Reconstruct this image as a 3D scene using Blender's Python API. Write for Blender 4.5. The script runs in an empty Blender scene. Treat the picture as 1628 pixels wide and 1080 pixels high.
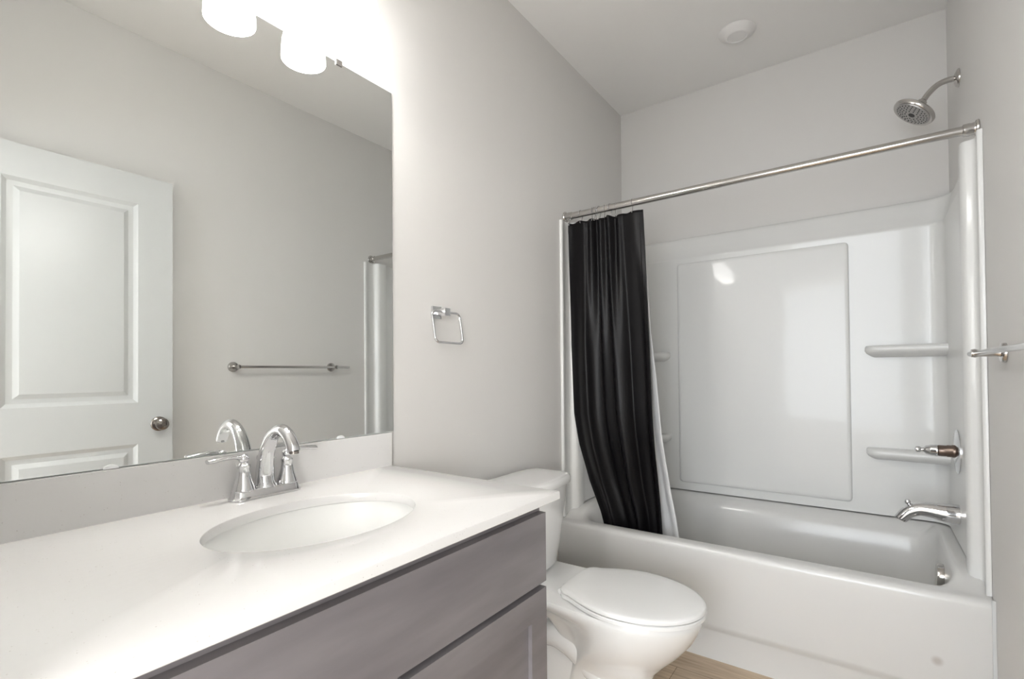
import bpy, bmesh, math, random
from mathutils import Vector, Matrix
random.seed(7)
SC = bpy.context.scene
COL = SC.collection
PI = math.pi
W, YB, HC = 1.524, 2.877, 2.743          # room width, back wall, ceiling height
YF = 0.060                               # inner face of the front wall (doorway side)

# ------------------------------------------------------------------ camera
def make_camera():
    f, yaw, pit, rol = 785.67, math.radians(35.726), math.radians(0.7405), math.radians(-0.506)
    F = Vector((-math.sin(yaw)*math.cos(pit), math.cos(yaw)*math.cos(pit), math.sin(pit)))
    R = Vector((math.cos(yaw), math.sin(yaw), 0))
    U = R.cross(F)
    R2 = R*math.cos(rol)+U*math.sin(rol)
    U2 = -R*math.sin(rol)+U*math.cos(rol)
    cd = bpy.data.cameras.new('camera'); cam = bpy.data.objects.new('camera', cd); COL.objects.link(cam)
    m = Matrix((R2, U2, -F)).transposed().to_4x4()
    m.translation = Vector((1.221, 0.0, 1.157))
    cam.matrix_world = m
    cd.sensor_fit = 'HORIZONTAL'; cd.sensor_width = 36
    cd.lens = 36*f/1628
    cd.shift_y = 41.93/1628
    cd.clip_start = 0.01
    SC.camera = cam
make_camera()

# ------------------------------------------------------------------ world, daylight, exposure
wd = bpy.data.worlds.new('world'); SC.world = wd; wd.use_nodes = True
wd.node_tree.nodes['Background'].inputs[0].default_value = (0.62, 0.78, 1.0, 1)
wd.node_tree.nodes['Background'].inputs[1].default_value = 1.0
SC.view_settings.view_transform = 'Standard'
SC.view_settings.look = 'None'
SC.view_settings.gamma = 1.0
SC.view_settings.use_curve_mapping = False
SC.view_settings.exposure = 0.38
SHADE_E, BULB_E, DAY_W = 18.0, 42.0, 140.0

def bedroom_light(loc, size, watts, color, rz=0.0):
    """daylight coming in through the far bedroom window, or fill added at the side"""
    l = bpy.data.lights.new('window_or_fill_light', 'AREA'); l.shape = 'RECTANGLE'
    l.size, l.size_y = size; l.energy = watts; l.color = color
    o = bpy.data.objects.new('window_or_fill_light', l); COL.objects.link(o)
    o.location = loc; o.rotation_euler = (PI/2, 0, rz)      # shines towards +Y, or -X when turned
    return o
bedroom_light((0.85, -3.48, 1.35), (3.4, 2.2), DAY_W, (0.93, 0.965, 1.0))
bedroom_light((3.18, -2.80, 1.45), (1.3, 1.8), DAY_W*0.95, (1.0, 0.985, 0.96), PI/2)  # added fill light at an unseen side window, brightens the left wall

# ------------------------------------------------------------------ materials
def mat(name, color, rough=0.5, metal=0.0, spec=0.5, coat=0.0, coat_rough=0.05, emit=None, sheen=0.0):
    m = bpy.data.materials.new(name); m.use_nodes = True
    b = m.node_tree.nodes['Principled BSDF']
    b.inputs['Base Color'].default_value = (*color, 1)
    b.inputs['Roughness'].default_value = rough
    b.inputs['Metallic'].default_value = metal
    b.inputs['Specular IOR Level'].default_value = spec
    b.inputs['Coat Weight'].default_value = coat
    b.inputs['Coat Roughness'].default_value = coat_rough
    b.inputs['Sheen Weight'].default_value = sheen
    if emit:
        b.inputs['Emission Color'].default_value = (*emit[0], 1)
        b.inputs['Emission Strength'].default_value = emit[1]
    return m
def nodes_of(m):
    nt = m.node_tree
    return nt, nt.nodes, nt.links, nt.nodes['Principled BSDF']
def add_bump(m, scale, strength, dist=0.002, detail=3, stretch=None):
    nt, N, L, b = nodes_of(m)
    tc = N.new('ShaderNodeTexCoord'); nz = N.new('ShaderNodeTexNoise'); bp = N.new('ShaderNodeBump')
    nz.inputs['Scale'].default_value = scale; nz.inputs['Detail'].default_value = detail
    src = tc.outputs['Object']
    if stretch:
        mp = N.new('ShaderNodeMapping'); mp.inputs['Scale'].default_value = stretch
        L.new(src, mp.inputs['Vector']); src = mp.outputs['Vector']
    L.new(src, nz.inputs['Vector']); L.new(nz.outputs['Fac'], bp.inputs['Height'])
    bp.inputs['Strength'].default_value = strength; bp.inputs['Distance'].default_value = dist
    L.new(bp.outputs['Normal'], b.inputs['Normal'])
def add_tint(m, c1, c2, scale, detail=4, stretch=None, lo=0.35, hi=0.65):
    nt, N, L, b = nodes_of(m)
    tc = N.new('ShaderNodeTexCoord'); nz = N.new('ShaderNodeTexNoise'); rp = N.new('ShaderNodeValToRGB')
    nz.inputs['Scale'].default_value = scale; nz.inputs['Detail'].default_value = detail
    src = tc.outputs['Object']
    if stretch:
        mp = N.new('ShaderNodeMapping'); mp.inputs['Scale'].default_value = stretch
        L.new(src, mp.inputs['Vector']); src = mp.outputs['Vector']
    L.new(src, nz.inputs['Vector']); L.new(nz.outputs['Fac'], rp.inputs['Fac'])
    e = rp.color_ramp.elements
    e[0].position, e[1].position = lo, hi
    e[0].color, e[1].color = (*c1, 1), (*c2, 1)
    L.new(rp.outputs['Color'], b.inputs['Base Color'])

M = {}
M['wall'] = mat('wall_paint', (0.715, 0.702, 0.682), 0.55, spec=0.35); add_bump(M['wall'], 260, 0.06, 0.001)
M['ceiling'] = mat('ceiling_paint', (0.88, 0.87, 0.855), 0.8, spec=0.2); add_bump(M['ceiling'], 200, 0.06, 0.001)
M['trim'] = mat('white_trim_paint', (0.63, 0.64, 0.632), 0.32)
M['chrome'] = mat('polished_chrome', (0.72, 0.72, 0.73), 0.06, 1.0)
M['nickel'] = mat('brushed_nickel', (0.56, 0.54, 0.52), 0.17, 1.0)
M['dark_nickel'] = mat('dark_nickel', (0.30, 0.27, 0.25), 0.18, 1.0)
M['brown_brass'] = mat('tarnished_brass', (0.19, 0.145, 0.12), 0.3, 0.9)
M['mirror'] = mat('mirror_silver', (0.88, 0.895, 0.88), 0.0, 1.0)
M['mirror_edge'] = mat('mirror_glass_edge', (0.62, 0.68, 0.66), 0.15)
M['clear'] = mat('clear_plastic', (0.80, 0.82, 0.82), 0.12, coat=0.5)
M['porcelain'] = mat('porcelain', (0.88, 0.88, 0.87), 0.10, coat=0.6)
M['seat_plastic'] = mat('seat_plastic', (0.90, 0.90, 0.89), 0.22)
M['acrylic'] = mat('surround_acrylic', (0.76, 0.76, 0.742), 0.36, coat=0.30, coat_rough=0.05)
M['sink'] = mat('sink_ceramic', (0.84, 0.84, 0.82), 0.35, spec=0.35)
M['black'] = mat('black_rubber', (0.02, 0.02, 0.02), 0.5)
M['gap'] = mat('dark_gap', (0.03, 0.03, 0.03), 0.9)
M['vent'] = mat('vent_plastic', (0.82, 0.81, 0.80), 0.4)
M['shade'] = mat('lit_opal_glass', (0.9, 0.9, 0.88), 0.3, emit=((1.0, 0.985, 0.965), SHADE_E))
M['bulb'] = mat('lit_bulb', (1, 1, 1), 0.4, emit=((1.0, 0.98, 0.955), BULB_E))
M['curtain'] = mat('black_satin', (0.0045, 0.004, 0.0048), 0.38, spec=0.22)
add_bump(M['curtain'], 30, 0.10, 0.002, 3, (14, 14, 1))
M['liner'] = mat('white_liner', (0.80, 0.80, 0.80), 0.5)
M['carpet'] = mat('beige_carpet', (0.42, 0.37, 0.31), 0.95)
M['cabinet'] = mat('stained_maple', (0.10, 0.085, 0.08), 0.34, spec=0.5)
add_tint(M['cabinet'], (0.135, 0.124, 0.130), (0.200, 0.185, 0.192), 3.0, 5, (3, 0.9, 6), 0.3, 0.7)

# white quartz with fine specks
def quartz():
    m = mat('white_quartz', (0.71, 0.70, 0.688), 0.14, spec=0.5)
    nt, N, L, b = nodes_of(m)
    tc = N.new('ShaderNodeTexCoord'); v = N.new('ShaderNodeTexVoronoi'); v.inputs['Scale'].default_value = 170
    rp = N.new('ShaderNodeValToRGB'); e = rp.color_ramp.elements
    e[0].position, e[0].color = 0.09, (0.48, 0.45, 0.42, 1)
    e[1].position, e[1].color = 0.16, (0.71, 0.70, 0.688, 1)
    nz = N.new('ShaderNodeTexNoise'); nz.inputs['Scale'].default_value = 45
    r2 = N.new('ShaderNodeValToRGB'); r2.color_ramp.elements[0].position = 0.54; r2.color_ramp.elements[1].position = 0.62
    mx = N.new('ShaderNodeMix'); mx.data_type = 'RGBA'
    mx.inputs[6].default_value = (0.71, 0.70, 0.688, 1)
    L.new(tc.outputs['Object'], v.inputs['Vector']); L.new(v.outputs['Distance'], rp.inputs['Fac'])
    L.new(tc.outputs['Object'], nz.inputs['Vector']); L.new(nz.outputs['Fac'], r2.inputs['Fac'])
    L.new(r2.outputs['Color'], mx.inputs[0]); L.new(rp.outputs['Color'], mx.inputs[7])
    L.new(mx.outputs[2], b.inputs['Base Color'])
    return m
M['quartz'] = quartz()

# pale oak floor planks
def planks():
    m = mat('oak_planks', (0.4, 0.3, 0.2), 0.4)
    nt, N, L, b = nodes_of(m)
    tc = N.new('ShaderNodeTexCoord'); mp = N.new('ShaderNodeMapping'); mp.inputs['Scale'].default_value = (1.4, 18, 1)
    nz = N.new('ShaderNodeTexNoise'); nz.inputs['Scale'].default_value = 4; nz.inputs['Detail'].default_value = 6
    rp = N.new('ShaderNodeValToRGB'); e = rp.color_ramp.elements
    e[0].position, e[0].color = 0.3, (0.50, 0.37, 0.25, 1)
    e[1].position, e[1].color = 0.7, (0.74, 0.59, 0.43, 1)
    br = N.new('ShaderNodeTexBrick'); br.inputs['Scale'].default_value = 1
    br.inputs['Brick Width'].default_value = 1.2; br.inputs['Row Height'].default_value = 0.15
    br.inputs['Mortar Size'].default_value = 0.0012
    br.inputs['Color1'].default_value = (1, 1, 1, 1); br.inputs['Color2'].default_value = (0.86, 0.86, 0.86, 1)
    br.inputs['Mortar'].default_value = (0.35, 0.3, 0.25, 1)
    mx = N.new('ShaderNodeMix'); mx.data_type = 'RGBA'; mx.blend_type = 'MULTIPLY'; mx.inputs[0].default_value = 1
    L.new(tc.outputs['Object'], mp.inputs['Vector']); L.new(mp.outputs['Vector'], nz.inputs['Vector'])
    L.new(nz.outputs['Fac'], rp.inputs['Fac']); L.new(tc.outputs['Object'], br.inputs['Vector'])
    L.new(rp.outputs['Color'], mx.inputs[6]); L.new(br.outputs['Color'], mx.inputs[7])
    L.new(mx.outputs[2], b.inputs['Base Color'])
    return m
M['floor'] = planks()

# tub acrylic with one small grey scuff on the apron (a mark with its own place on the tub)
def tub_mat():
    m = mat('tub_acrylic', (0.70, 0.695, 0.677), 0.28, coat=0.35, coat_rough=0.12)
    nt, N, L, b = nodes_of(m)
    tc = N.new('ShaderNodeTexCoord')
    d = N.new('ShaderNodeVectorMath'); d.operation = 'DISTANCE'
    d.inputs[1].default_value = (1.387-W/2, 2.07-2.47, 0.229)
    rp = N.new('ShaderNodeValToRGB'); e = rp.color_ramp.elements
    e[0].position, e[0].color = 0.008, (0.52, 0.49, 0.46, 1)
    e[1].position, e[1].color = 0.019, (0.70, 0.695, 0.677, 1)
    L.new(tc.outputs['Object'], d.inputs[0]); L.new(d.outputs['Value'], rp.inputs['Fac'])
    L.new(rp.outputs['Color'], b.inputs['Base Color'])
    return m
M['tub'] = tub_mat()

# ------------------------------------------------------------------ mesh helpers (world coordinates)
def obj(name, bm, m, parent=None, angle=40, bevel=None):
    if bevel:
        es = [e for e in bm.edges if len(e.link_faces) == 2 and e.calc_face_angle(0) > math.radians(30)]
        bmesh.ops.bevel(bm, geom=es, offset=bevel[0], segments=bevel[1], affect='EDGES', profile=0.5)
    bmesh.ops.recalc_face_normals(bm, faces=bm.faces[:])
    me = bpy.data.meshes.new(name)
    if parent is not None:
        p = parent; off = Vector((0, 0, 0))
        while p is not None:
            off += p.location; p = p.parent
        for v in bm.verts: v.co -= off
    bm.to_mesh(me); bm.free()
    for p in me.polygons: p.use_smooth = True
    me.set_sharp_from_angle(angle=math.radians(angle))
    me.materials.append(m)
    o = bpy.data.objects.new(name, me); COL.objects.link(o)
    if parent is not None: o.parent = parent
    return o
def origin_to(o, loc):
    """move a top-level mesh's origin without moving the mesh"""
    loc = Vector(loc)
    for v in o.data.vertices: v.co -= loc
    o.location = loc
    return o
def thing(name, label, cat, loc=(0, 0, 0), group=None):
    o = bpy.data.objects.new(name, None); COL.objects.link(o); o.empty_display_size = 0.05
    o.location = loc; o['label'] = label; o['category'] = cat
    if group: o['group'] = group
    return o
def tag(o, label, cat, group=None):
    o['label'] = label; o['category'] = cat
    if group: o['group'] = group
    return o
def struct(o):
    o['kind'] = 'structure'; return o
def nb(): return bmesh.new()
def box(bm, x0, x1, y0, y1, z0, z1):
    vs = [bm.verts.new(p) for p in [(x0,y0,z0),(x1,y0,z0),(x1,y1,z0),(x0,y1,z0),(x0,y0,z1),(x1,y0,z1),(x1,y1,z1),(x0,y1,z1)]]
    for f in [(0,3,2,1),(4,5,6,7),(0,1,5,4),(1,2,6,5),(2,3,7,6),(3,0,4,7)]:
        bm.faces.new([vs[i] for i in f])
    return bm
def loft(bm, loops, closed=True, cap0=True, cap1=True):
    rows = [[bm.verts.new(p) for p in lp] for lp in loops]
    n = len(rows[0])
    for a, b in zip(rows, rows[1:]):
        for i in range(n if closed else n-1):
            j = (i+1) % n
            bm.faces.new((a[i], a[j], b[j], b[i]))
    if closed and cap0: bm.faces.new(rows[0][::-1])
    if closed and cap1: bm.faces.new(rows[-1])
    return rows
def rr(x0, x1, y0, y1, r, z, nc=8, ne=1):
    """rounded rectangle loop at height z"""
    pts = []
    cs = [(x1-r, y0+r, -PI/2), (x1-r, y1-r, 0), (x0+r, y1-r, PI/2), (x0+r, y0+r, PI)]
    for k, (cx, cy, a0) in enumerate(cs):
        arc = [(cx+r*math.cos(a0+PI/2*i/nc), cy+r*math.sin(a0+PI/2*i/nc)) for i in range(nc+1)]
        pts += arc
        nx, ny, na = cs[(k+1) % 4]
        nxt = (nx+r*math.cos(na), ny+r*math.sin(na))
        for i in range(1, ne):
            t = i/ne; pts.append((arc[-1][0]*(1-t)+nxt[0]*t, arc[-1][1]*(1-t)+nxt[1]*t))
    return [(p[0], p[1], z) for p in pts]
def ell(cx, cy, a, b, z, n=48, pw=2.0):
    out = []
    for i in range(n):
        t = 2*PI*i/n; c, s = math.cos(t), math.sin(t)
        out.append((cx+a*math.copysign(abs(c)**(2/pw), c), cy+b*math.copysign(abs(s)**(2/pw), s), z))
    return out
def frame_of(d):
    d = d.normalized()
    u = d.cross(Vector((0, 0, 1)))
    if u.length < 1e-3: u = d.cross(Vector((1, 0, 0)))
    u.normalize(); return d, u, d.cross(u).normalized()
def lathe(bm, prof, org, axis, n=40, cap=True):
    """prof: list of (radius, distance along axis)"""
    d, u, v = frame_of(Vector(axis)); org = Vector(org)
    loops = []
    for r, h in prof:
        r = max(r, 1e-5)
        loops.append([org+d*h+(u*math.cos(2*PI*i/n)+v*math.sin(2*PI*i/n))*r for i in range(n)])
    loft(bm, loops, True, cap, cap)
    return bm
def smooth_path(pts, sub=6):
    P = [Vector(p) for p in pts]; out = []
    for i in range(len(P)-1):
        p0 = P[max(i-1, 0)]; p1 = P[i]; p2 = P[i+1]; p3 = P[min(i+2, len(P)-1)]
        for k in range(sub):
            t = k/sub
            out.append(0.5*((2*p1)+(p2-p0)*t+(2*p0-5*p1+4*p2-p3)*t*t+(3*p1-p0-3*p2+p3)*t**3))
    out.append(P[-1]); return out
def tube(bm, pts, rad, n=16, flat=1.0, closed=False, cap=True):
    """rad: number or list along pts; flat squeezes the section along the frame's second axis"""
    P = [Vector(p) for p in pts]; m = len(P)
    R = rad if isinstance(rad, (list, tuple)) else [rad]*m
    FL = flat if isinstance(flat, (list, tuple)) else [flat]*m
    loops = []; pu = None
    for i, p in enumerate(P):
        if closed: d = P[(i+1) % m]-P[i-1]
        else: d = P[min(i+1, m-1)]-P[max(i-1, 0)]
        d.normalize()
        if pu is None: _, u, v = frame_of(d)
        else:
            u = pu-d*pu.dot(d); u.normalize(); v = d.cross(u).normalized()
        pu = u
        loops.append([p+(u*math.cos(2*PI*k/n)+v*math.sin(2*PI*k/n)*FL[i])*R[i] for k in range(n)])
    if closed: loops.append([p.copy() for p in loops[0]])
    loft(bm, loops, True, cap and not closed, cap and not closed)
    if closed: bmesh.ops.remove_doubles(bm, verts=bm.verts[:], dist=1e-6)
    return bm
def lerp_list(vals, n):
    out = []
    for i in range(n):
        t = i/(n-1)*(len(vals)-1); k = min(int(t), len(vals)-2); out.append(vals[k]*(1-t+k)+vals[k+1]*(t-k))
    return out
def sphere(bm, c, r, sx=1, sy=1, sz=1):
    bmesh.ops.create_uvsphere(bm, u_segments=24, v_segments=14, radius=r,
                              matrix=Matrix.Translation(c) @ Matrix.Diagonal((sx, sy, sz, 1)))
    return bm
def sstep(a, b, x):
    t = min(1, max(0, (x-a)/(b-a))); return t*t*(3-2*t)

# ------------------------------------------------------------------ the room
OX0, OX1, OZ = 0.62, 1.488, 2.07            # doorway opening
struct(obj('floor', box(nb(), -0.1, W+0.1, -0.04, YB+0.1, -0.08, 0), M['floor']))
struct(obj('ceiling', box(nb(), -0.1, W+0.1, -0.04, YB+0.1, HC, HC+0.1), M['ceiling']))
struct(obj('wall_left', box(nb(), -0.1, 0, -0.04, YB+0.1, 0, HC), M['wall']))
struct(obj('wall_right', box(nb(), W, W+0.1, -0.04, YB+0.1, 0, HC), M['wall']))
struct(obj('wall_back', box(nb(), 0, W, YB, YB+0.1, 0, HC), M['wall']))
bm = nb()
box(bm, 0, OX0, -0.04, YF, 0, HC); box(bm, OX0, OX1, -0.04, YF, OZ, HC); box(bm, OX1, W, -0.04, 0.243, 0, HC)
struct(obj('wall_front', bm, M['wall']))
# casing around the doorway, room side
bm = nb()
box(bm, OX0-0.06, OX0, YF, YF+0.012, 0, OZ+0.06); box(bm, OX0, OX1, YF, YF+0.012, OZ, OZ+0.06)
struct(obj('trim_1', bm, M['trim'], bevel=(0.003, 2)))
bm = nb(); box(bm, 0, 0.012, 1.02, 2.06, 0, 0.10)
struct(obj('baseboard_left', bm, M['trim'], bevel=(0.003, 2)))
bm = nb(); box(bm, W-0.012, W, 1.0, 2.06, 0, 0.10)
struct(obj('baseboard_right', bm, M['trim'], bevel=(0.003, 2)))

# the room behind the camera, where the daylight comes from
bm = nb()
box(bm, -1.5, 3.2, -3.6, -0.04, -0.08, -0.0)
struct(obj('floor_bedroom', bm, M['carpet']))
struct(obj('ceiling_bedroom', box(nb(), -1.5, 3.2, -3.6, -0.04, HC, HC+0.1), M['ceiling']))
struct(obj('wall_bedroom_left', box(nb(), -1.6, -1.5, -3.6, -0.04, 0, HC), M['wall']))
bm = nb()
box(bm, 3.2, 3.3, -3.6, -3.45, 0, HC); box(bm, 3.2, 3.3, -2.15, -0.04, 0, HC)
box(bm, 3.2, 3.3, -3.45, -2.15, 0, 0.55); box(bm, 3.2, 3.3, -3.45, -2.15, 2.35, HC)
struct(obj('wall_bedroom_right', bm, M['wall']))
bm = nb()
for y in (-3.45, -2.83, -2.21): box(bm, 3.23, 3.27, y, y+0.06, 0.55, 2.35)
for z in (0.55, 1.42, 2.29): box(bm, 3.23, 3.27, -3.45, -2.15, z, z+0.06)
struct(obj('fill_window', bm, M['trim']))  # unseen side window, added to frame the fill light
bm = nb()
box(bm, -1.5, -0.85, -3.6, -3.5, 0, HC); box(bm, 2.55, 3.2, -3.6, -3.5, 0, HC)
box(bm, -0.85, 2.55, -3.6, -3.5, 0, 0.25); box(bm, -0.85, 2.55, -3.6, -3.5, 2.45, HC)
struct(obj('wall_bedroom_far', bm, M['wall']))
bm = nb()
for x in (-0.85, 0.82, 2.49): box(bm, x, x+0.06, -3.57, -3.53, 0.25, 2.45)
for z in (0.25, 2.39): box(bm, -0.85, 2.55, -3.57, -3.53, z, z+0.06)
struct(obj('window_1', bm, M['trim']))
bm = nb(); box(bm, -1.5, -0.1, -0.05, -0.04, 0, HC); box(bm, W+0.1, 3.2, -0.05, -0.04, 0, HC)
struct(obj('wall_bedroom_near', bm, M['wall']))

# the open door standing against the right wall (seen in the mirror)
def panel_ring(bm, x, y0, y1, z0, z1):
    """recessed moulding and raised field on the face x (towards -x)"""
    def q(i, dx): return [(x+dx, y0+i, z0+i), (x+dx, y1-i, z0+i), (x+dx, y1-i, z1-i), (x+dx, y0+i, z1-i)]
    loft(bm, [q(0, 0), q(0.006, 0.004), q(0.016, 0.009), q(0.024, 0.010), q(0.034, 0.0095), q(0.052, 0.002), q(0.056, 0.0015)], True, False, True)
def door_face(bm, x, ys, zs, panels):
    """flat face at x made of cells, leaving the panel cells to panel_ring"""
    for i in range(len(ys)-1):
        for j in range(len(zs)-1):
            if (i, j) in panels: panel_ring(bm, x, ys[i], ys[i+1], zs[j], zs[j+1]); continue
            vs = [bm.verts.new(p) for p in [(x, ys[i], zs[j]), (x, ys[i+1], zs[j]), (x, ys[i+1], zs[j+1]), (x, ys[i], zs[j+1])]]
            bm.faces.new(vs)
DX0, DX1, DY0, DY1, DZ0, DZ1 = 1.455, 1.490, 0.246, 0.958, 0.012, 2.064
bm = nb()
ys = [DY0, 0.386, 0.822, DY1]; zs = [DZ0, 0.25, 0.850, 1.035, 1.932, DZ1]
door_face(bm, DX0, ys, zs, {(1, 1), (1, 3)})
bmesh.ops.remove_doubles(bm, verts=bm.verts[:], dist=1e-5)
bd = nb(); box(bd, DX0, DX1, DY0, DY1, DZ0, DZ1)
bmesh.ops.delete(bd, geom=[f for f in bd.faces if abs(f.calc_center_median().x-DX0) < 1e-4], context='FACES')
tmp = bpy.data.meshes.new('tmp'); bd.to_mesh(tmp); bd.free(); bm.from_mesh(tmp); bpy.data.meshes.remove(tmp)
door = struct(obj('door_1', bm, M['trim'], angle=15))
KY, KZ = 0.902, 0.934
bm = nb(); lathe(bm, [(0.0, -0.001), (0.033, -0.001), (0.033, 0.004), (0.029, 0.008), (0.014, 0.010), (0.012, 0.022), (0.018, 0.026),
                     (0.026, 0.034), (0.0275, 0.042), (0.025, 0.051), (0.016, 0.056), (0.008, 0.0575), (0.007, 0.056), (0.0, 0.056)],
                (DX0, KY, KZ), (-1, 0, 0))
k = obj('door_knob', bm, M['dark_nickel'], door); k['label'] = 'dark nickel round door knob'
bm = nb(); box(bm, DX0+0.008, DX1-0.008, DY1-0.001, DY1+0.0015, KZ-0.028, KZ+0.028)
obj('latch_plate', bm, M['dark_nickel'], door)

# ------------------------------------------------------------------ vanity cabinet
CX, CY0, CY1, CZ = 0.588, 0.10, 0.985, 0.851       # face frame plane, ends, top
van = thing('vanity_cabinet', 'dark grey-brown stained wooden vanity cabinet under the white countertop', 'cabinet', (0.30, 0.55, 0))
bm = nb()
box(bm, 0.003, 0.02, CY0, CY1, 0.10, CZ); box(bm, 0.02, CX-0.02, CY0, CY0+0.016, 0.10, CZ); box(bm, 0.02, CX-0.02, CY1-0.016, CY1, 0.10, CZ)
box(bm, 0.02, CX-0.02, CY0+0.016, CY1-0.016, 0.10, 0.116)
box(bm, 0.003, CX-0.075, CY0, CY1, 0, 0.10)
obj('cabinet_body', bm, M['cabinet'], van)
bm = nb()
box(bm, CX-0.02, CX, CY0, CY0+0.04, 0.10, CZ); box(bm, CX-0.02, CX, CY1-0.04, CY1, 0.10, CZ)
for z0, z1 in ((0.10, 0.14), (0.645, 0.70), (0.81, CZ)): box(bm, CX-0.02, CX, CY0+0.04, CY1-0.04, z0, z1)
box(bm, CX-0.02, CX, 0.53, 0.57, 0.14, 0.645)
obj('face_frame', bm, M['cabinet'], van)
FX = CX+0.020
bm = nb(); box(bm, CX+0.0005, FX, 0.112, 0.981, 0.673, 0.831)
obj('drawer_front', bm, M['cabinet'], van, bevel=(0.003, 3))
for y0, y1 in ((0.112, 0.542), (0.551, 0.981)):
    z0, z1, st = 0.125, 0.659, 0.062
    bm = nb()
    box(bm, CX+0.0005, FX, y0, y0+st, z0, z1); box(bm, CX+0.0005, FX, y1-st, y1, z0, z1)
    box(bm, CX+0.0005, FX, y0+st, y1-st, z0, z0+st); box(bm, CX+0.0005, FX, y0+st, y1-st, z1-st, z1)
    d = obj('cabinet_door', bm, M['cabinet'], van, bevel=(0.0015, 2))
    bm = nb(); box(bm, CX+0.001, CX+0.010, y0+st-0.004, y1-st+0.004, z0+st-0.004, z1-st+0.004)
    obj('door_panel', bm, M['cabinet'], d)

# ------------------------------------------------------------------ countertop with oval cut-out, backsplash, sink
TX1, TY0, TY1, TZ0, TZ1 = 0.619, 0.078, 1.028, 0.852, 0.872
SX, SY, SA, SB = 0.328, 0.580, 0.155, 0.210
def countertop():
    bm = nb(); n = 96
    outer = []; inner = []
    for i in range(n):
        t = 2*PI*(i+0.5)/n; c, s = math.cos(t), math.sin(t)
        inner.append((SX+SA*c, SY+SB*s))
        # project on the outer rectangle along the ray from the sink centre
        ts = []
        if c > 1e-9: ts.append((TX1-SX)/c)
        if c < -1e-9: ts.append((0.002-SX)/c)
        if s > 1e-9: ts.append((TY1-SY)/s)
        if s < -1e-9: ts.append((TY0-SY)/s)
        k = min(ts); outer.append((SX+c*k, SY+s*k))
    # snap the nearest outer vertices to the corners
    for cx, cy in ((TX1, TY1), (TX1, TY0), (0.002, TY1), (0.002, TY0)):
        j = min(range(n), key=lambda i: (outer[i][0]-cx)**2+(outer[i][1]-cy)**2); outer[j] = (cx, cy)
    b = 0.003
    def inset(p, d):
        x = min(max(p[0], 0.002), TX1-d); y = min(max(p[1], TY0), TY1-d); return x, y
    def grow(p, d): return (SX+(p[0]-SX)*(1+d/SA), SY+(p[1]-SY)*(1+d/SB))
    L = []
    for pts, z in [([grow(p, 0) for p in inner], TZ0), ([grow(p, 0) for p in inner], TZ1-b), ([grow(p, 0.0009) for p in inner], TZ1-0.0009), ([grow(p, b) for p in inner], TZ1),
                   ([inset(p, b) for p in outer], TZ1), ([inset(p, 0.0009) for p in outer], TZ1-0.0009), ([inset(p, 0) for p in outer], TZ1-b),
                   ([inset(p, 0) for p in outer], TZ0+0.0015), ([inset(p, 0.0015) for p in outer], TZ0), ([grow(p, 0) for p in inner], TZ0)]:
        L.append([(x, y, z) for x, y in pts])
    loft(bm, L, True, False, False)
    bmesh.ops.remove_doubles(bm, verts=bm.verts[:], dist=1e-6)
    return bm
ct = obj('countertop', countertop(), M['quartz'], angle=30)
tag(origin_to(ct, (0.3, 0.55, TZ0)), 'speckled white quartz countertop with an oval sink opening on the dark vanity', 'countertop')
bs = obj('backsplash', box(nb(), 0.001, 0.020, TY0, 1.098-0.07, TZ1, 0.973), M['quartz'], bevel=(0.002, 2))
tag(origin_to(bs, (0.01, 0.55, TZ1)), 'low white quartz backsplash strip standing along the wall below the mirror', 'backsplash')
sink = thing('sink', 'white oval undermount sink bowl set into the countertop', 'sink', (SX, SY, 0.70))
bm = nb()
lp = []
for k, (g, z) in enumerate([(0.030, 0.8505), (0.004, 0.8505), (0.002, 0.84), (-0.004, 0.82), (-0.012, 0.79), (-0.026, 0.755), (-0.048, 0.73), (-0.078, 0.714), (-0.110, 0.707)]):
    lp.append(ell(SX, SY, SA+g, SB+g*1.05, z, 72))
lp.append(ell(SX, SY, 0.022, 0.022, 0.703, 72))
lp += [ell(SX, SY, 0.022, 0.022, 0.690, 72)]
loft(bm, lp, True, False, True)
s = obj('sink_bowl', bm, M['sink'], sink)
sm = s.modifiers.new('thick', 'SOLIDIFY'); sm.thickness = 0.008; sm.offset = -1
bm = nb(); lathe(bm, [(0.0, 0.002), (0.017, 0.004), (0.0205, 0.0035), (0.0215, 0.0), (0.0205, -0.008), (0.0, -0.008)], (SX, SY, 0.704), (0, 0, 1))
obj('drain', bm, M['chrome'], sink)

# ------------------------------------------------------------------ faucet
FXc, FYc = 0.060, 0.612
fau = thing('faucet', 'polished chrome two-handle bathroom faucet behind the oval sink', 'faucet', (FXc, FYc, TZ1))
bm = nb()
def plate(g, z): return rr(FXc-0.027+g, FXc+0.027-g, FYc-0.084+g, FYc+0.084-g, 0.0265-g, z, 10)
loft(bm, [plate(0, TZ1+0.0003), plate(0, TZ1+0.004), plate(0.003, TZ1+0.0075), plate(0.005, TZ1+0.012), plate(0.006, TZ1+0.019), plate(0.009, TZ1+0.022)])
obj('base_plate', bm, M['chrome'], fau)
sp = smooth_path([(FXc-0.004, FYc, 0.890), (FXc-0.006, FYc, 0.920), (FXc-0.001, FYc, 0.955), (FXc+0.012, FYc, 0.990), (FXc+0.036, FYc, 1.018),
                  (FXc+0.068, FYc, 1.029), (FXc+0.096, FYc, 1.018), (FXc+0.114, FYc, 0.996), (FXc+0.119, FYc, 0.984)])
bm = nb(); tube(bm, sp, lerp_list([0.0225, 0.0205, 0.0185, 0.0168, 0.015, 0.0142, 0.0140, 0.0142, 0.0138], len(sp)), 24)
lathe(bm, [(0.026, 0.0), (0.0255, 0.004), (0.0225, 0.008), (0.0215, 0.012)], (FXc-0.004, FYc, 0.8925), (0, 0, 1))
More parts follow.
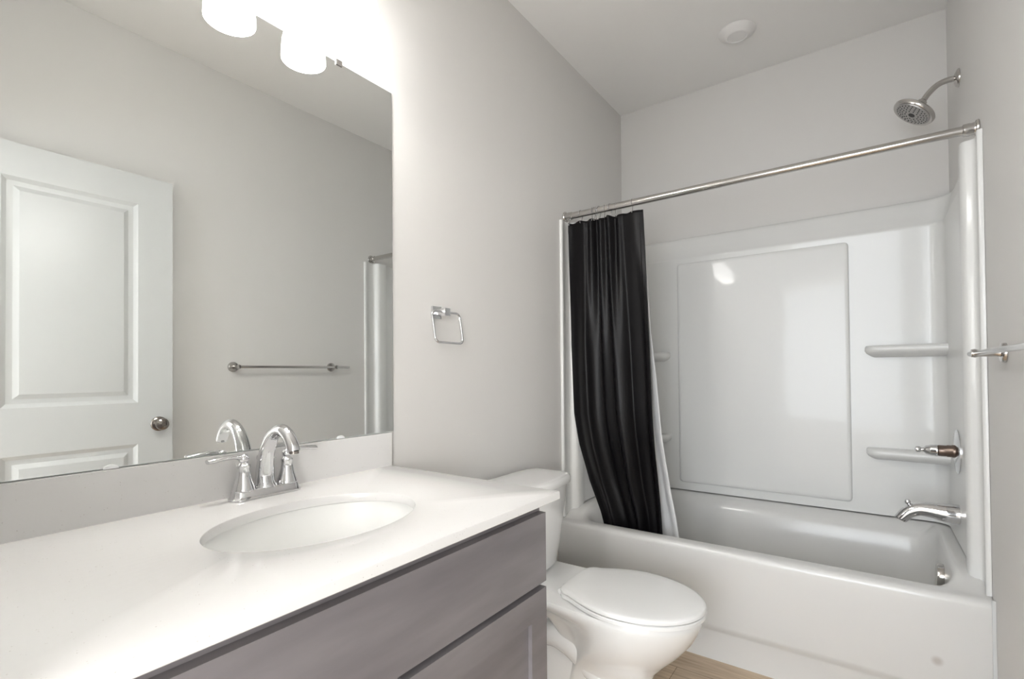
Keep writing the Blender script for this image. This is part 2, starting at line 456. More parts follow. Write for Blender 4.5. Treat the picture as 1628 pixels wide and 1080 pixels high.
spt = obj('spout', bm, M['chrome'], fau)
bm = nb(); lathe(bm, [(0.0, 0.0), (0.0105, 0.0), (0.0105, 0.006), (0.0, 0.006)], (FXc+0.1195, FYc, 0.980), (0, 0, 1))
obj('aerator', bm, M['dark_nickel'], spt)
for sgn in (-1, 1):
    hy = FYc+sgn*0.052
    bm = nb()
    lathe(bm, [(0.0235, 0.0), (0.0235, 0.004), (0.0225, 0.007), (0.0215, 0.011), (0.0175, 0.022), (0.0145, 0.036), (0.0125, 0.050), (0.0138, 0.0525), (0.0138, 0.058),
               (0.010, 0.061), (0.0075, 0.066)], (FXc, hy, 0.8925), (0, 0, 1), 32)
    sphere(bm, Vector((FXc, hy, 0.9645)), 0.0115)
    h = obj('handle', bm, M['chrome'], fau)
    pth = smooth_path([(FXc, hy+sgn*0.005, 0.966), (FXc, hy+sgn*0.022, 0.9715), (FXc, hy+sgn*0.045, 0.971), (FXc, hy+sgn*0.066, 0.969), (FXc, hy+sgn*0.077, 0.968)], 5)
    bm = nb(); tube(bm, pth, lerp_list([0.0065, 0.0062, 0.0092, 0.0105, 0.0098], len(pth)), 16, lerp_list([0.9, 0.85, 0.6, 0.55, 0.55], len(pth)))
    obj('lever', bm, M['chrome'], h)
bm = nb(); lathe(bm, [(0.0028, 0.0), (0.0028, 0.078), (0.0065, 0.080), (0.0075, 0.084), (0.0068, 0.090), (0.0, 0.092)], (FXc-0.030, FYc, 0.8725), (0, 0, 1), 16)
obj('lift_rod', bm, M['chrome'], fau)

# ------------------------------------------------------------------ mirror with clips
MY0, MY1, MZ0, MZ1 = 0.095, 1.0465, 0.9745, 2.047
mir = thing('wall_mirror', 'large frameless rectangular mirror above the vanity', 'mirror', (0.004, 0.57, MZ0))
bm = nb(); box(bm, 0.0015, 0.0062, MY0, MY1, MZ0, MZ1)
g = obj('mirror_backing', bm, M['mirror_edge'], mir)
bm = nb(); box(bm, 0.0062, 0.0068, MY0+0.001, MY1-0.001, MZ0+0.001, MZ1-0.001)
obj('mirror_glass', bm, M['mirror'], mir)
for y, z, s in ((0.33, MZ0, 1), (0.853, MZ0, 1)):
    bm = nb(); loft(bm, [[(x, y+0.013*math.cos(a)*q, z+0.0085*s*max(0, math.sin(a))*q-0.0005) for a in [PI*i/14 for i in range(15)]] for x, q in ((0.0069, 1), (0.0088, 1), (0.0098, 0.8))])
    c = obj('mirror_clip', bm, M['clear'], mir); c['label'] = 'small clear bottom mirror clip'
for y, z in ((0.33, MZ1), (0.853, MZ1)):
    bm = nb(); box(bm, 0.0005, 0.0095, y-0.010, y+0.010, z+0.0003, z+0.007); box(bm, 0.0072, 0.0095, y-0.010, y+0.010, z-0.009, z+0.0003)
    c = obj('mirror_clip', bm, M['nickel'], mir); c['label'] = 'small nickel top mirror clip'

# ------------------------------------------------------------------ vanity light bar with three lit shades
SHX, SHZ = 0.130, 2.080
vl = thing('vanity_light', 'three-shade lit vanity light bar mounted above the mirror', 'light', (0.0, 0.612, 2.23))
bm = nb(); lathe(bm, [(0.0, 0.001), (0.062, 0.001), (0.062, 0.012), (0.055, 0.020), (0.0, 0.022)], (0, 0.612, 2.262), (1, 0, 0))
obj('wall_plate', bm, M['nickel'], vl)
bm = nb(); tube(bm, [(0.055, 0.612-0.24, 2.262), (0.055, 0.612+0.24, 2.262)], 0.010); tube(bm, [(0.02, 0.612, 2.262), (0.055, 0.612, 2.262)], 0.011)
obj('light_bar', bm, M['nickel'], vl)
for yy in (0.612-0.208, 0.612, 0.612+0.208):
    p = smooth_path([(0.055, yy, 2.262), (0.09, yy, 2.285), (0.122, yy, 2.275), (SHX, yy, 2.235)], 6)
    bm = nb(); tube(bm, p, 0.008)
    lathe(bm, [(0.0, 0.0), (0.022, 0.0), (0.026, 0.012), (0.026, 0.036), (0.0, 0.036)], (SHX, yy, 2.200), (0, 0, 1), 32)
    obj('lamp_arm', bm, M['nickel'], vl)
    bm = nb()
    outp = [(0.0605, 0.0), (0.061, 0.004), (0.0605, 0.020), (0.0585, 0.050), (0.052, 0.080), (0.045, 0.108), (0.038, 0.128), (0.028, 0.140)]
    inp = [(r-0.0035, h-(0.003 if h > 0.1 else 0)) for r, h in outp[::-1]]
    inp[-1] = (0.0575, 0.0)
    lathe(bm, outp+inp, (SHX, yy, SHZ), (0, 0, 1), 48, cap=False)
    lathe(bm, [(0.0, 0.0), (0.028, 0.0), (0.028, 0.003), (0.0, 0.003)], (SHX, yy, SHZ+0.137), (0, 0, 1), 32)
    sh = obj('lamp_shade', bm, M['shade'], vl)
    bm = nb(); lathe(bm, [(0.0, 0.0), (0.014, 0.003), (0.024, 0.011), (0.029, 0.024), (0.0285, 0.036), (0.022, 0.054), (0.014, 0.066), (0.013, 0.084), (0.0, 0.084)],
                     (SHX, yy, SHZ+0.044), (0, 0, 1), 32)
    obj('light_bulb', bm, M['bulb'], sh)

# ------------------------------------------------------------------ towel ring on the left wall
tr = thing('towel_ring', 'chrome square towel ring on the wall between the mirror and the curtain', 'towel ring', (0, 1.242, 1.366))
bm = nb(); box(bm, 0.0005, 0.010, 1.220, 1.262, 1.346, 1.388)
obj('wall_plate', bm, M['chrome'], tr, bevel=(0.002, 2))
bm = nb(); box(bm, 0.009, 0.040, 1.232, 1.250, 1.357, 1.375); box(bm, 0.040, 0.060, 1.228, 1.254, 1.352, 1.378)
obj('post', bm, M['chrome'], tr, bevel=(0.002, 2))
def ring_pt(cy, w, h, r, n=8):
    pts = []
    for cx, cz, a0 in ((w-r, h-r, 0), (-w+r, h-r, PI/2), (-w+r, -h+r, PI), (w-r, -h+r, 1.5*PI)):
        for i in range(n+1):
            a = a0+PI/2*i/n; pts.append((cx+r*math.cos(a), cz+r*math.sin(a)))
    return pts
bm = nb(); tube(bm, [(0.050+0.018*(0.053-z)/0.106, 1.242+y, 1.312+z) for y, z in ring_pt(0, 0.068, 0.053, 0.018)], 0.0042, 12, closed=True)
obj('ring', bm, M['chrome'], tr)

# ------------------------------------------------------------------ towel bar on the right wall
tb = thing('towel_bar', 'straight nickel towel bar on the right wall', 'towel bar', (W, 1.56, 1.20))
for y in (1.262, 1.850):
    bm = nb(); lathe(bm, [(0.0, 0.0005), (0.0265, 0.0005), (0.0265, 0.008), (0.024, 0.011), (0.0115, 0.012), (0.0095, 0.020), (0.0095, 0.056), (0.012, 0.062), (0.011, 0.070), (0.0, 0.072)],
                     (W, y, 1.198), (-1, 0, 0), 32)
    obj('mount', bm, M['nickel'], tb)
bm = nb(); tube(bm, [(1.464, 1.255, 1.198), (1.464, 1.942, 1.198), (1.464, 1.946, 1.198)], [0.0072, 0.0072, 0.005], 20)
obj('bar', bm, M['nickel'], tb)

# ------------------------------------------------------------------ toilet
TY = 1.605
toi = thing('toilet', 'white two-piece toilet with closed lid between the vanity and the tub', 'toilet', (0.40, TY, 0))
def egg(x0, x1, hw, z, n=56, flatback=0.0):
    """elongated bowl outline: round front at x1, squarer back at x0"""
    L = x1-x0; xc = x0+L*0.42; out = []
    for i in range(n):
        t = 2*PI*i/n; c, s = math.cos(t), math.sin(t)
        if c >= 0: x = xc+(x1-xc)*c; y = hw*s
        else:
            pw = 2.0+flatback
            x = xc-(xc-x0)*abs(c)**(2/pw); y = hw*math.copysign(abs(s)**(2/pw), s)
        out.append((x, TY+y, z))
    return out
def rim(xb, xf, hb, hw, z, n=40, early=False):
    """china outline: squared deck at the back (xb, half width hb) flowing into the round bowl (front xf, half width hw)"""
    L = []; xm = xf-0.235
    for i in range(n+1):                       # half outline from the back centre round to the front tip
        t = i/n
        if t < 0.2:                            # back edge and rounded corner
            k = t/0.2; r = 0.045
            if k < 0.4: L.append((xb, (hb-r)*k/0.4))
            else:
                a = (k-0.4)/0.6*PI/2; L.append((xb+r-r*math.cos(a), hb-r+r*math.sin(a)))
        elif t < 0.55:
            k = (t-0.2)/0.35; x = xb+0.045+(xm-xb-0.045)*k
            L.append((x, hb+(hw-hb)*(math.sin(PI/2*k) if early else sstep(0.25, 1.0, k))))
        else:
            a = PI/2*(1-(t-0.55)/0.45); L.append((xm+(xf-xm)*math.cos(a), hw*math.sin(a)))
    pts = [(x, y) for x, y in L]+[(x, -y) for x, y in L[-2:0:-1]]
    return [(x, TY+y, z) for x, y in pts]
bm = nb()
loft(bm, [rim(0.205, 0.640, 0.105, 0.110, 0.0), rim(0.205, 0.640, 0.105, 0.110, 0.02), rim(0.22, 0.632, 0.085, 0.098, 0.035), rim(0.25, 0.622, 0.075, 0.090, 0.08),
          rim(0.29, 0.620, 0.070, 0.092, 0.12), rim(0.31, 0.640, 0.075, 0.104, 0.16), rim(0.31, 0.678, 0.085, 0.128, 0.20), rim(0.30, 0.722, 0.10, 0.152, 0.245),
          rim(0.27, 0.757, 0.115, 0.169, 0.29), rim(0.20, 0.775, 0.135, 0.177, 0.322), rim(0.10, 0.783, 0.155, 0.181, 0.342), rim(0.045, 0.786, 0.165, 0.183, 0.354),
          rim(0.043, 0.787, 0.167, 0.184, 0.368), rim(0.048, 0.783, 0.163, 0.180, 0.3762)])
# trapway curve on each side of the base and the pedestal core behind the bowl
loft(bm, [rr(0.12, 0.40, TY-0.095, TY+0.095, 0.05, 0.0), rr(0.12, 0.40, TY-0.095, TY+0.095, 0.05, 0.02), rr(0.14, 0.45, TY-0.086, TY+0.086, 0.05, 0.045), rr(0.15, 0.45, TY-0.084, TY+0.084, 0.05, 0.13), rr(0.16, 0.45, TY-0.066, TY+0.066, 0.05, 0.20), rr(0.14, 0.45, TY-0.055, TY+0.055, 0.05, 0.25), rr(0.10, 0.45, TY-0.07, TY+0.07, 0.05, 0.345)])
for s in (-1, 1):
    p = smooth_path([(0.52, TY+s*0.055, 0.085), (0.44, TY+s*0.060, 0.135), (0.37, TY+s*0.062, 0.190), (0.29, TY+s*0.062, 0.215), (0.215, TY+s*0.062, 0.190), (0.180, TY+s*0.062, 0.125), (0.195, TY+s*0.066, 0.05), (0.23, TY+s*0.068, 0.012)], 6)
    tube(bm, p, lerp_list([0.032, 0.038, 0.042, 0.044, 0.044, 0.043, 0.042, 0.04], len(p)), 18)
obj('bowl', bm, M['porcelain'], toi, angle=50)
for s in (-1, 1):
    bm = nb(); lathe(bm, [(0.014, 0.0), (0.014, 0.008), (0.011, 0.016), (0.005, 0.020), (0.0, 0.0205)], (0.275, TY+s*0.106, 0.018), (0, 0, 1), 20)
    obj('bolt_cap', bm, M['seat_plastic'], toi)
def so(g, z): return rim(0.336+g, 0.799-g, 0.128-g*0.8, 0.188-g, z, 48, True)
bm = nb(); loft(bm, [so(0.004, 0.3775), so(0, 0.380), so(0, 0.389), so(0.003, 0.392)])
obj('seat', bm, M['seat_plastic'], toi)
bm = nb(); loft(bm, [so(0.003, 0.3945), so(0, 0.397), so(0, 0.404), so(0.003, 0.4082), so(0.012, 0.4105), so(0.04, 0.4125), so(0.10, 0.414)])
obj('seat_lid', bm, M['seat_plastic'], toi)
for s in (-1, 1):
    bm = nb(); tube(bm, [(0.334, TY+s*0.055, 0.387), (0.334, TY+s*0.095, 0.387)], 0.0095)
    obj('hinge', bm, M['seat_plastic'], toi)
def tankl(x1, hw, z, g=0, bow=0.028):
    """tank outline with a bowed front"""
    pts = rr(0.018+g, x1-g, TY-hw+g, TY+hw-g, 0.05, z, 8, 8); out = []
    for x, y, zz in pts:
        k = max(0, (x-0.08)/(x1-0.08)); out.append((x+bow*k*(1-((y-TY)/hw)**2), y, zz))
    return out
bm = nb()
loft(bm, [tankl(0.165, 0.175, 0.3775, 0.012), tankl(0.168, 0.180, 0.385), tankl(0.178, 0.192, 0.45), tankl(0.192, 0.212, 0.60), tankl(0.200, 0.222, 0.698)])
obj('tank', bm, M['porcelain'], toi)
bm = nb()
loft(bm, [tankl(0.203, 0.224, 0.6985), tankl(0.211, 0.232, 0.704), tankl(0.213, 0.234, 0.712), tankl(0.213, 0.234, 0.724), tankl(0.211, 0.232, 0.731), tankl(0.205, 0.226, 0.7365), tankl(0.190, 0.20, 0.738), tankl(0.16, 0.16, 0.7385)])
obj('tank_lid', bm, M['porcelain'], toi)
bm = nb(); lathe(bm, [(0.014, 0), (0.014, 0.006), (0.009, 0.010), (0.007, 0.022)], (0.204, TY-0.165, 0.655), (1, 0, 0), 24)
tube(bm, [(0.224, TY-0.172, 0.656), (0.232, TY-0.14, 0.652), (0.235, TY-0.095, 0.646)], [0.006, 0.007, 0.008], 14, 0.6)
obj('flush_lever', bm, M['chrome'], toi)

# ------------------------------------------------------------------ bathtub
tub = thing('bathtub', 'white alcove bathtub along the back wall', 'bathtub', (W/2, 2.47, 0))
def lift_of(x, y):
    d = min(x, W-x, YB-y)
    return 0.040*sstep(2.10, 2.24, y)*(1-sstep(0.070, 0.135, d))
def tl(x0, x1, y0, y1, r, z, lift=False):
    p = rr(x0, x1, y0, y1, r, z, 8, 14)
    if lift: p = [(x, y, zz+lift_of(x, y)) for x, y, zz in p]
    return p
bm = nb(); e = 0.0012
loft(bm, [tl(e, W-e, 2.082, 2.868, 0.004, 0.0), tl(e, W-e, 2.082, 2.868, 0.004, 0.112), tl(e, W-e, 2.078, 2.868, 0.004, 0.122), tl(e, W-e, 2.070, 2.868, 0.004, 0.134), tl(e, W-e, 2.066, 2.868, 0.004, 0.15),
          tl(e, W-e, 2.062, 2.868, 0.004, 0.405), tl(e, W-e, 2.061, 2.868, 0.004, 0.425), tl(e, W-e, 2.064, 2.868, 0.004, 0.437), tl(e, W-e, 2.071, 2.868, 0.004, 0.444, True),
          tl(0.006, W-0.006, 2.082, 2.866, 0.006, 0.447, True), tl(0.020, W-0.020, 2.094, 2.840, 0.02, 0.448, True), tl(0.035, W-0.035, 2.103, 2.815, 0.035, 0.448, True),
          tl(0.055, W-0.050, 2.112, 2.795, 0.05, 0.448, True), tl(0.072, W-0.060, 2.120, 2.778, 0.07, 0.448, True), tl(0.085, W-0.068, 2.128, 2.764, 0.085, 0.446, True), tl(0.096, W-0.076, 2.135, 2.754, 0.09, 0.440, True),
          tl(0.106, W-0.081, 2.142, 2.746, 0.095, 0.425, True), tl(0.125, W-0.086, 2.150, 2.734, 0.10, 0.36), tl(0.18, W-0.105, 2.172, 2.715, 0.11, 0.22), tl(0.22, W-0.14, 2.20, 2.70, 0.12, 0.15),
          tl(0.25, W-0.17, 2.22, 2.68, 0.12, 0.11), tl(0.30, W-0.22, 2.27, 2.63, 0.10, 0.095), tl(0.5, W-0.4, 2.40, 2.50, 0.04, 0.090)], True, True, True)
obj('tub_shell', bm, M['tub'], tub, angle=50)
bm = nb(); box(bm, W-0.009, W-0.0004, 2.0555, 2.0625, 0.0, 0.455)
o = obj('caulk_bead', bm, M['trim'], tub, bevel=(0.002, 2)); o['label'] = 'pale caulk bead at the wall'
bm = nb(); lathe(bm, [(0.0, -0.004), (0.046, -0.004), (0.047, 0.014), (0.043, 0.022), (0.0, 0.025)], (W-0.084, 2.44, 0.378), (-1, 0, 0.06), 36)
o = obj('overflow_plate', bm, M['nickel'], tub); o['label'] = 'round chrome overflow cover'
bm = nb(); lathe(bm, [(0.0, 0.0), (0.032, 0.001), (0.034, 0.004), (0.0, 0.007)], (1.22, 2.45, 0.096), (0, 0, 1), 32)
obj('drain', bm, M['chrome'], tub)

# ------------------------------------------------------------------ shower surround
sur = thing('shower_surround', 'glossy white moulded shower wall surround above the bathtub', 'shower surround', (W/2, 2.82, 0.49))
SXl, SYb, SZ0, SZ1 = 0.030, 2.812, 0.4930, 1.905
LV = [(SZ0, 0), (0.56, 0), (1.2, 0), (1.765, 0), (1.776, -0.003), (1.783, -0.004), (1.790, -0.002), (1.800, 0.005), (1.845, 0.014), (1.885, 0.022), (1.898, 0.026), (SZ1, 0.030)]
# back panel with the two coved corners
rc = 0.055
path = []
for i in range(11):
    a = PI+ -PI/2*i/10
    path.append((SXl+rc+rc*math.cos(a), SYb-rc+rc*math.sin(a), math.cos(a), math.sin(a)))
nmid = 24
for i in range(1, nmid):
    path.append((SXl+rc+(W-2*SXl-2*rc)*i/nmid, SYb, 0, 1))
for i in range(11):
    a = PI/2-PI/2*i/10
    path.append((W-SXl-rc+rc*math.cos(a), SYb-rc+rc*math.sin(a), math.cos(a), math.sin(a)))
bm = nb()
loops = [[(x+nx*d, y+ny*d, z) for x, y, nx, ny in path] for z, d in LV]
loops.append([(min(max(x+nx*0.0305, 0.001), W-0.001), y+ny*0.063, SZ1+0.001) for x, y, nx, ny in path])
loft(bm, loops, False)
obj('back_panel', bm, M['acrylic'], sur, angle=60)
# side panels: flange, front column, flat panel
for side in (0, 1):
    pth = [(2.757, SXl, 1), (2.70, SXl, 1), (2.60, SXl, 1), (2.50, SXl, 1), (2.40, SXl, 1), (2.33, SXl, 1), (2.29, 0.031, 0.7), (2.275, 0.034, 0.2), (2.262, 0.039, 0), (2.252, 0.042, 0), (2.238, 0.0435, 0),
           (2.218, 0.0435, 0), (2.204, 0.042, 0), (2.195, 0.038, 0), (2.189, 0.030, 0), (2.186, 0.018, 0), (2.180, 0.011, 0), (2.172, 0.009, 0), (2.128, 0.009, 0), (2.124, 0.014, 0), (2.108, 0.014, 0), (2.105, 0.012, 0), (2.105, 0.001, 0)]
    loops = []
    for z, d in [(SZ0-0.002, 0)]+LV[1:]:
        loops.append([((x-d*w) if side == 0 else W-(x-d*w), y, z if not (z < 0.5 and y < 2.26) else z-0.04*(1-sstep(2.17, 2.26, y))) for y, x, w in pth])
    loops.append([((0.0015 if side == 0 else W-0.0015), y, SZ1+0.001) for y, x, w in pth])
    bm = nb(); loft(bm, loops, False)
    obj('side_panel', bm, M['acrylic'], sur, angle=60)
# raised field in the middle of the back panel
def field(g, y): return [(x, y, z) for x, z, _ in rr(0.356+g, 1.156-g, 0.536+g, 1.757-g, 0.018, 0, 6)]
bm = nb(); loft(bm, [field(0, SYb+0.004), field(0.001, SYb-0.006), field(0.004, SYb-0.010), field(0.009, SYb-0.012), field(0.02, SYb-0.0125)])
obj('raised_panel', bm, M['acrylic'], sur, angle=60)
# corner shelves
def shelf_outline(dp, end):
    """plan of a left corner shelf, dp depth along the back, end = x of its rounded end"""
    p = [(SXl-0.004, SYb+0.006)]
    r = dp*0.55
    p.append((end, SYb+0.006))
    for i in range(9):
        a = PI/2*i/8; p.append((end-r+r*math.cos(a), SYb-dp+r-r*math.sin(a)))
    for i in range(1, 9):
        k = i/8; p.append((end-r+(SXl-0.004-end+r)*k, SYb-dp-0.022*k*k))
    return p
for side in (0, 1):
    for zt in (1.262, 0.798):
        loops = []
        for dp, z, s in ((0.060, zt+0.001, 0.014), (0.072, zt, 0.006), (0.079, zt-0.006, 0.001), (0.081, zt-0.014, 0), (0.080, zt-0.023, 0), (0.073, zt-0.032, 0.005), (0.058, zt-0.040, 0.014), (0.036, zt-0.047, 0.026), (0.012, zt-0.052, 0.036)):
            o_ = shelf_outline(dp, 0.312-s)
            loops.append([((x if side == 0 else W-x), y, z) for x, y in o_])
        bm = nb(); loft(bm, loops)
        obj('corner_shelf', bm, M['acrylic'], sur, angle=50)

# ------------------------------------------------------------------ tub spout, valve, shower head
PX = W-SXl                                  # face of the right side panel
ts = thing('tub_spout', 'chrome tub spout with a diverter knob low on the right shower wall', 'tub spout', (PX, 2.50, 0.605))
p = smooth_path([(PX-0.0005, 2.50, 0.605), (PX-0.045, 2.50, 0.606), (PX-0.085, 2.50, 0.610), (PX-0.120, 2.50, 0.608), (PX-0.150, 2.50, 0.592), (PX-0.172, 2.50, 0.566), (PX-0.176, 2.50, 0.560)], 6)
bm = nb(); tube(bm, p, lerp_list([0.037, 0.0345, 0.029, 0.0255, 0.0235, 0.0215, 0.0195], len(p)), 28)
obj('spout_body', bm, M['chrome'], ts)
bm = nb(); lathe(bm, [(0.0045, 0.0), (0.0045, 0.016), (0.009, 0.020), (0.0105, 0.027), (0.008, 0.034), (0.0, 0.036)], (PX-0.148, 2.50, 0.606), (-0.15, 0, 1), 20)
obj('diverter_knob', bm, M['chrome'], ts)
VZ = 0.842
vv = thing('shower_valve', 'round chrome shower valve plate with a bare stem on the right shower wall', 'shower valve', (PX, 2.50, VZ))
bm = nb(); lathe(bm, [(0.0, 0.0005), (0.083, 0.0005), (0.083, 0.003), (0.076, 0.007), (0.03, 0.011), (0.0, 0.011)], (PX, 2.50, VZ), (-1, 0, 0), 48)
obj('valve_plate', bm, M['chrome'], vv)
bm = nb(); lathe(bm, [(0.024, 0.0), (0.024, 0.006), (0.0225, 0.008), (0.0225, 0.020), (0.021, 0.022), (0.021, 0.046), (0.018, 0.048)], (PX-0.011, 2.50, VZ), (-1, 0, 0), 28)
o = obj('cartridge', bm, M['brown_brass'], vv); o['label'] = 'brown metal valve cartridge'
bm = nb(); lathe(bm, [(0.018, 0.0), (0.0225, 0.002), (0.0225, 0.008), (0.021, 0.010), (0.021, 0.022), (0.0195, 0.024), (0.0165, 0.036), (0.010, 0.041), (0.0075, 0.046), (0.0075, 0.050), (0.0115, 0.054), (0.0125, 0.060), (0.0105, 0.066), (0.004, 0.069), (0.0, 0.069)], (PX-0.058, 2.50, VZ), (-1, 0, 0), 28)
obj('stem_cap', bm, M['chrome'], vv)

sh = thing('wall_shower', 'round nickel shower head on a bent arm high on the right wall', 'shower head', (W, 2.545, 2.277))
bm = nb(); lathe(bm, [(0.0, 0.0005), (0.034, 0.0005), (0.034, 0.003), (0.030, 0.008), (0.017, 0.015), (0.0125, 0.016)], (W, 2.545, 2.277), (-1, 0, 0), 32)
obj('wall_flange', bm, M['nickel'], sh)
p = smooth_path([(W-0.004, 2.545, 2.277), (W-0.035, 2.543, 2.278), (W-0.065, 2.540, 2.268), (W-0.092, 2.537, 2.243), (W-0.112, 2.535, 2.213)], 6)
bm = nb(); tube(bm, p, 0.0108, 20); obj('shower_arm', bm, M['nickel'], sh)
AX = Vector((-0.60, -0.10, -0.79)).normalized()
HO = Vector((W-0.110, 2.535, 2.216))
bm = nb(); lathe(bm, [(0.012, -0.004), (0.0165, 0.0), (0.0165, 0.012), (0.019, 0.016), (0.019, 0.022), (0.026, 0.025), (0.056, 0.031), (0.073, 0.037), (0.077, 0.042), (0.0765, 0.050), (0.0735, 0.054), (0.066, 0.0525)], HO, AX, 44)
head = obj('head_body', bm, M['nickel'], sh)
bm = nb(); lathe(bm, [(0.0662, 0.049), (0.063, 0.0555), (0.03, 0.0585), (0.0, 0.059)], HO, AX, 44)
face = obj('spray_face', bm, mat('spray_face', (0.42, 0.41, 0.40), 0.35, 0.6), head)
bm = nb()
d, u, v = frame_of(AX)
for ringr, cnt, h in ((0.056, 26, 0.0560), (0.046, 20, 0.0570), (0.036, 15, 0.0579), (0.025, 10, 0.0587)):
    for i in range(cnt):
        a = 2*PI*(i+0.5*(cnt % 2))/cnt
        lathe(bm, [(0.0022, -0.001), (0.0022, 0.0012), (0.0012, 0.002)], HO+d*h+(u*math.cos(a)+v*math.sin(a))*ringr, AX, 8)
lathe(bm, [(0.0, 0.0), (0.012, 0.0), (0.012, 0.0012), (0.0, 0.0014)], HO+d*0.0587, AX, 24)
o = obj('nozzles', bm, M['black'], face); o['label'] = 'dark rubber nozzles'; o['kind'] = 'stuff'

# ------------------------------------------------------------------ curtain rod, hooks, curtain, liner
RY, RZ = 2.165, 1.932
rod = thing('curtain_rod', 'straight chrome shower curtain rod spanning the tub alcove', 'curtain rod', (W/2, RY, RZ))
bm = nb(); tube(bm, [(0.012, RY, RZ), (0.74, RY, RZ)], 0.0160, 24); tube(bm, [(0.73, RY, RZ), (W-0.012, RY, RZ)], 0.0148, 24)
obj('pole', bm, M['nickel'], rod)
for x, s in ((0, 1), (W, -1)):
    bm = nb(); lathe(bm, [(0.0, 0.0008), (0.026, 0.0008), (0.027, 0.004), (0.025, 0.008), (0.020, 0.010), (0.0185, 0.020), (0.020, 0.024), (0.019, 0.038), (0.0155, 0.041)], (x, RY, RZ), (s, 0, 0), 32)
    obj('end_flange', bm, M['nickel'], rod)

def xl(z):   # left and right edge of the curtain at height z
    return lerp_tab(z, [(1.92, 0.014), (1.29, 0.018), (0.95, 0.032), (0.80, 0.052), (0.62, 0.092), (0.47, 0.145), (0.36, 0.172)])
def xr(z):
    return lerp_tab(z, [(1.92, 0.402), (1.27, 0.432), (0.85, 0.446), (0.45, 0.462), (0.36, 0.466)])
def lerp_tab(z, tab):
    if z >= tab[0][0]: return tab[0][1]
    for (z0, a), (z1, b) in zip(tab, tab[1:]):
        if z >= z1: return a+(b-a)*(z0-z)/(z0-z1)
    return tab[-1][1]
HOOKX = [0.022, 0.088, 0.148, 0.160, 0.172, 0.186, 0.214, 0.243, 0.270, 0.352]
ZTOP = 1.893
def fold(u, t):
    """fold depth at width u (0..1), t = 0 top, 1 bottom"""
    uu = u+0.05*math.sin(2.6*t+4*u)*t
    lo = sstep(0.02, 0.45, t)
    # gathered pleats under the bunched hooks, dying out downwards
    tight = 0.011*math.sin(2*PI*8.0*uu+0.8)*sstep(0.20, 0.36, u)*(1-sstep(0.62, 0.76, u))*(1-0.8*sstep(0.08, 0.5, t))
    soft = 0.006*math.sin(2*PI*3.0*uu+0.4)*(1-lo)
    broad = (0.018*math.sin(2*PI*2.55*uu+1.0+0.4*math.sin(2.2*t))+0.008*math.sin(2*PI*5.3*uu+2.4+1.1*t))*lo
    broad *= 1-0.6*sstep(0.84, 0.98, u)*(1-t)
    crease = 0.0022*math.sin(17*u+26*t+2*math.sin(9*u))*sstep(0.62, 0.9, t)
    return tight+soft+broad+crease
def curtain_bm(xa, xb, yoff, ztop, zbot, nu, nv, amp=1.0, hem=True):
    bm = nb(); rows = []
    for j in range(nv+1):
        t = j/nv; row = []
        for i in range(nu+1):
            u = i/nu
            sag = 0.008*(math.sin(2*PI*5.3*u-0.9)*0.5+0.5)*(1-sstep(0.75, 0.9, u))+0.010*u-0.009
            z = ztop-(sag*(1-t))-(ztop-zbot)*t
            x = xa(z)+(xb(z)-xa(z))*u+0.004*math.sin(2*PI*6*u)*math.sin(PI*t)
            y = RY+yoff+amp*fold(u, t)+0.058*(1-sstep(0.40, 1.0, z))
            if hem and (z > ztop-0.045 or u > 0.955): y -= 0.0022
            row.append(bm.verts.new((x, y, z)))
        rows.append(row)
    for a, b in zip(rows, rows[1:]):
        for i in range(nu): bm.faces.new((a[i], a[i+1], b[i+1], b[i]))
    return bm
cur = obj('shower_curtain', curtain_bm(xl, xr, 0.004, ZTOP, 0.36, 150, 130), M['curtain'], angle=80)
sm = cur.modifiers.new('thick', 'SOLIDIFY'); sm.thickness = 0.0014; sm.offset = 0
tag(origin_to(cur, (0.21, RY, ZTOP)), 'black satin shower curtain drawn to the left end of the rod, tucked in the tub', 'shower curtain')
def lxl(z): return xl(z)+0.02
def lxr(z): return lerp_tab(z, [(1.92, 0.385), (1.35, 0.420), (1.10, 0.447), (0.85, 0.466), (0.60, 0.492), (0.45, 0.515), (0.34, 0.528)])
lin = obj('curtain_liner', curtain_bm(lxl, lxr, 0.042, ZTOP-0.004, 0.34, 90, 80, 0.55, False), M['liner'], angle=80)
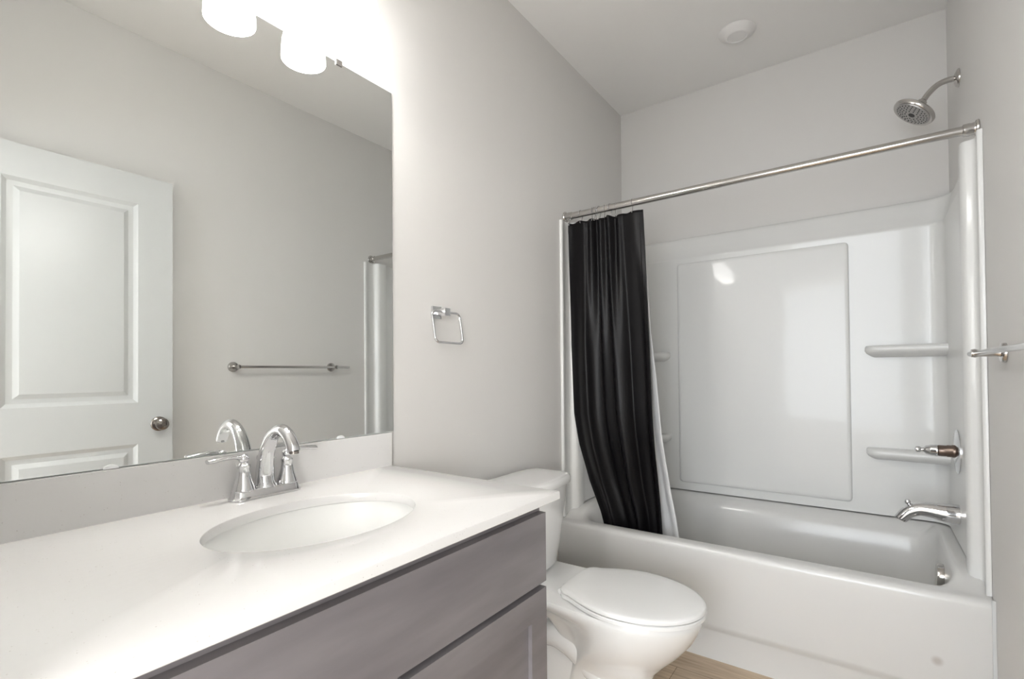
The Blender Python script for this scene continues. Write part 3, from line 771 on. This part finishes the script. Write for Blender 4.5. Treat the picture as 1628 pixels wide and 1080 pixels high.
sm = lin.modifiers.new('thick', 'SOLIDIFY'); sm.thickness = 0.0010; sm.offset = 0
tag(origin_to(lin, (0.21, RY+0.04, ZTOP)), 'white curtain liner hanging inside the tub behind the black curtain', 'curtain liner')
# hooks
def hook_bm():
    bm = nb()
    pts = [(0, 0.0185*math.sin(math.radians(b)), 0.0185*math.cos(math.radians(b))) for b in range(-130, 131, 13)]
    pts = pts+[(0, 0.010, -0.022), (0, 0.006, -0.036), (0, 0.0, -0.046), (0, -0.006, -0.044), (0, -0.007, -0.038)]
    tube(bm, smooth_path(pts, 2), 0.0016, 8)
    return bm
where = ['leftmost hook, next to the left rod flange', 'second from the left on the rod', 'third from the left, first of the tight cluster', 'fourth from the left, second of the tight cluster',
         'fifth from the left, third of the tight cluster', 'sixth from the left, last of the tight cluster', 'seventh from the left, just right of the cluster', 'eighth from the left on the rod',
         'ninth from the left, second from the right', 'rightmost hook, at the free edge of the curtain']
proto = obj('curtain_hook', hook_bm(), M['chrome'])
for i, x in enumerate(HOOKX):
    o = proto
    if i: o = proto.copy(); COL.objects.link(o)
    o.location = (x, RY, RZ); o.rotation_euler = (0, 0, [0.1, -0.2, 0.3, -0.1, 0.2, -0.3, 0.25, -0.2, 0.45, 0.15][i])
    tag(o, 'thin wire curtain hook, '+where[i], 'curtain hook', 'wire hooks on the curtain rod')

# ------------------------------------------------------------------ ceiling vent
bm = nb()
cv = thing('ceiling_vent', 'round white vent disc on the ceiling above the tub', 'vent', (0.748, 2.485, HC))
lathe(bm, [(0.0, 0.0005), (0.080, 0.0005), (0.0805, 0.003), (0.078, 0.006), (0.062, 0.016), (0.050, 0.024), (0.045, 0.027), (0.041, 0.0265), (0.039, 0.024)], (0.748, 2.485, HC), (0, 0, -1), 56)
obj('vent_ring', bm, M['vent'], cv)
bm = nb(); lathe(bm, [(0.040, 0.021), (0.038, 0.0235), (0.0, 0.025)], (0.748, 2.485, HC), (0, 0, -1), 48)
obj('vent_disc', bm, M['vent'], cv)
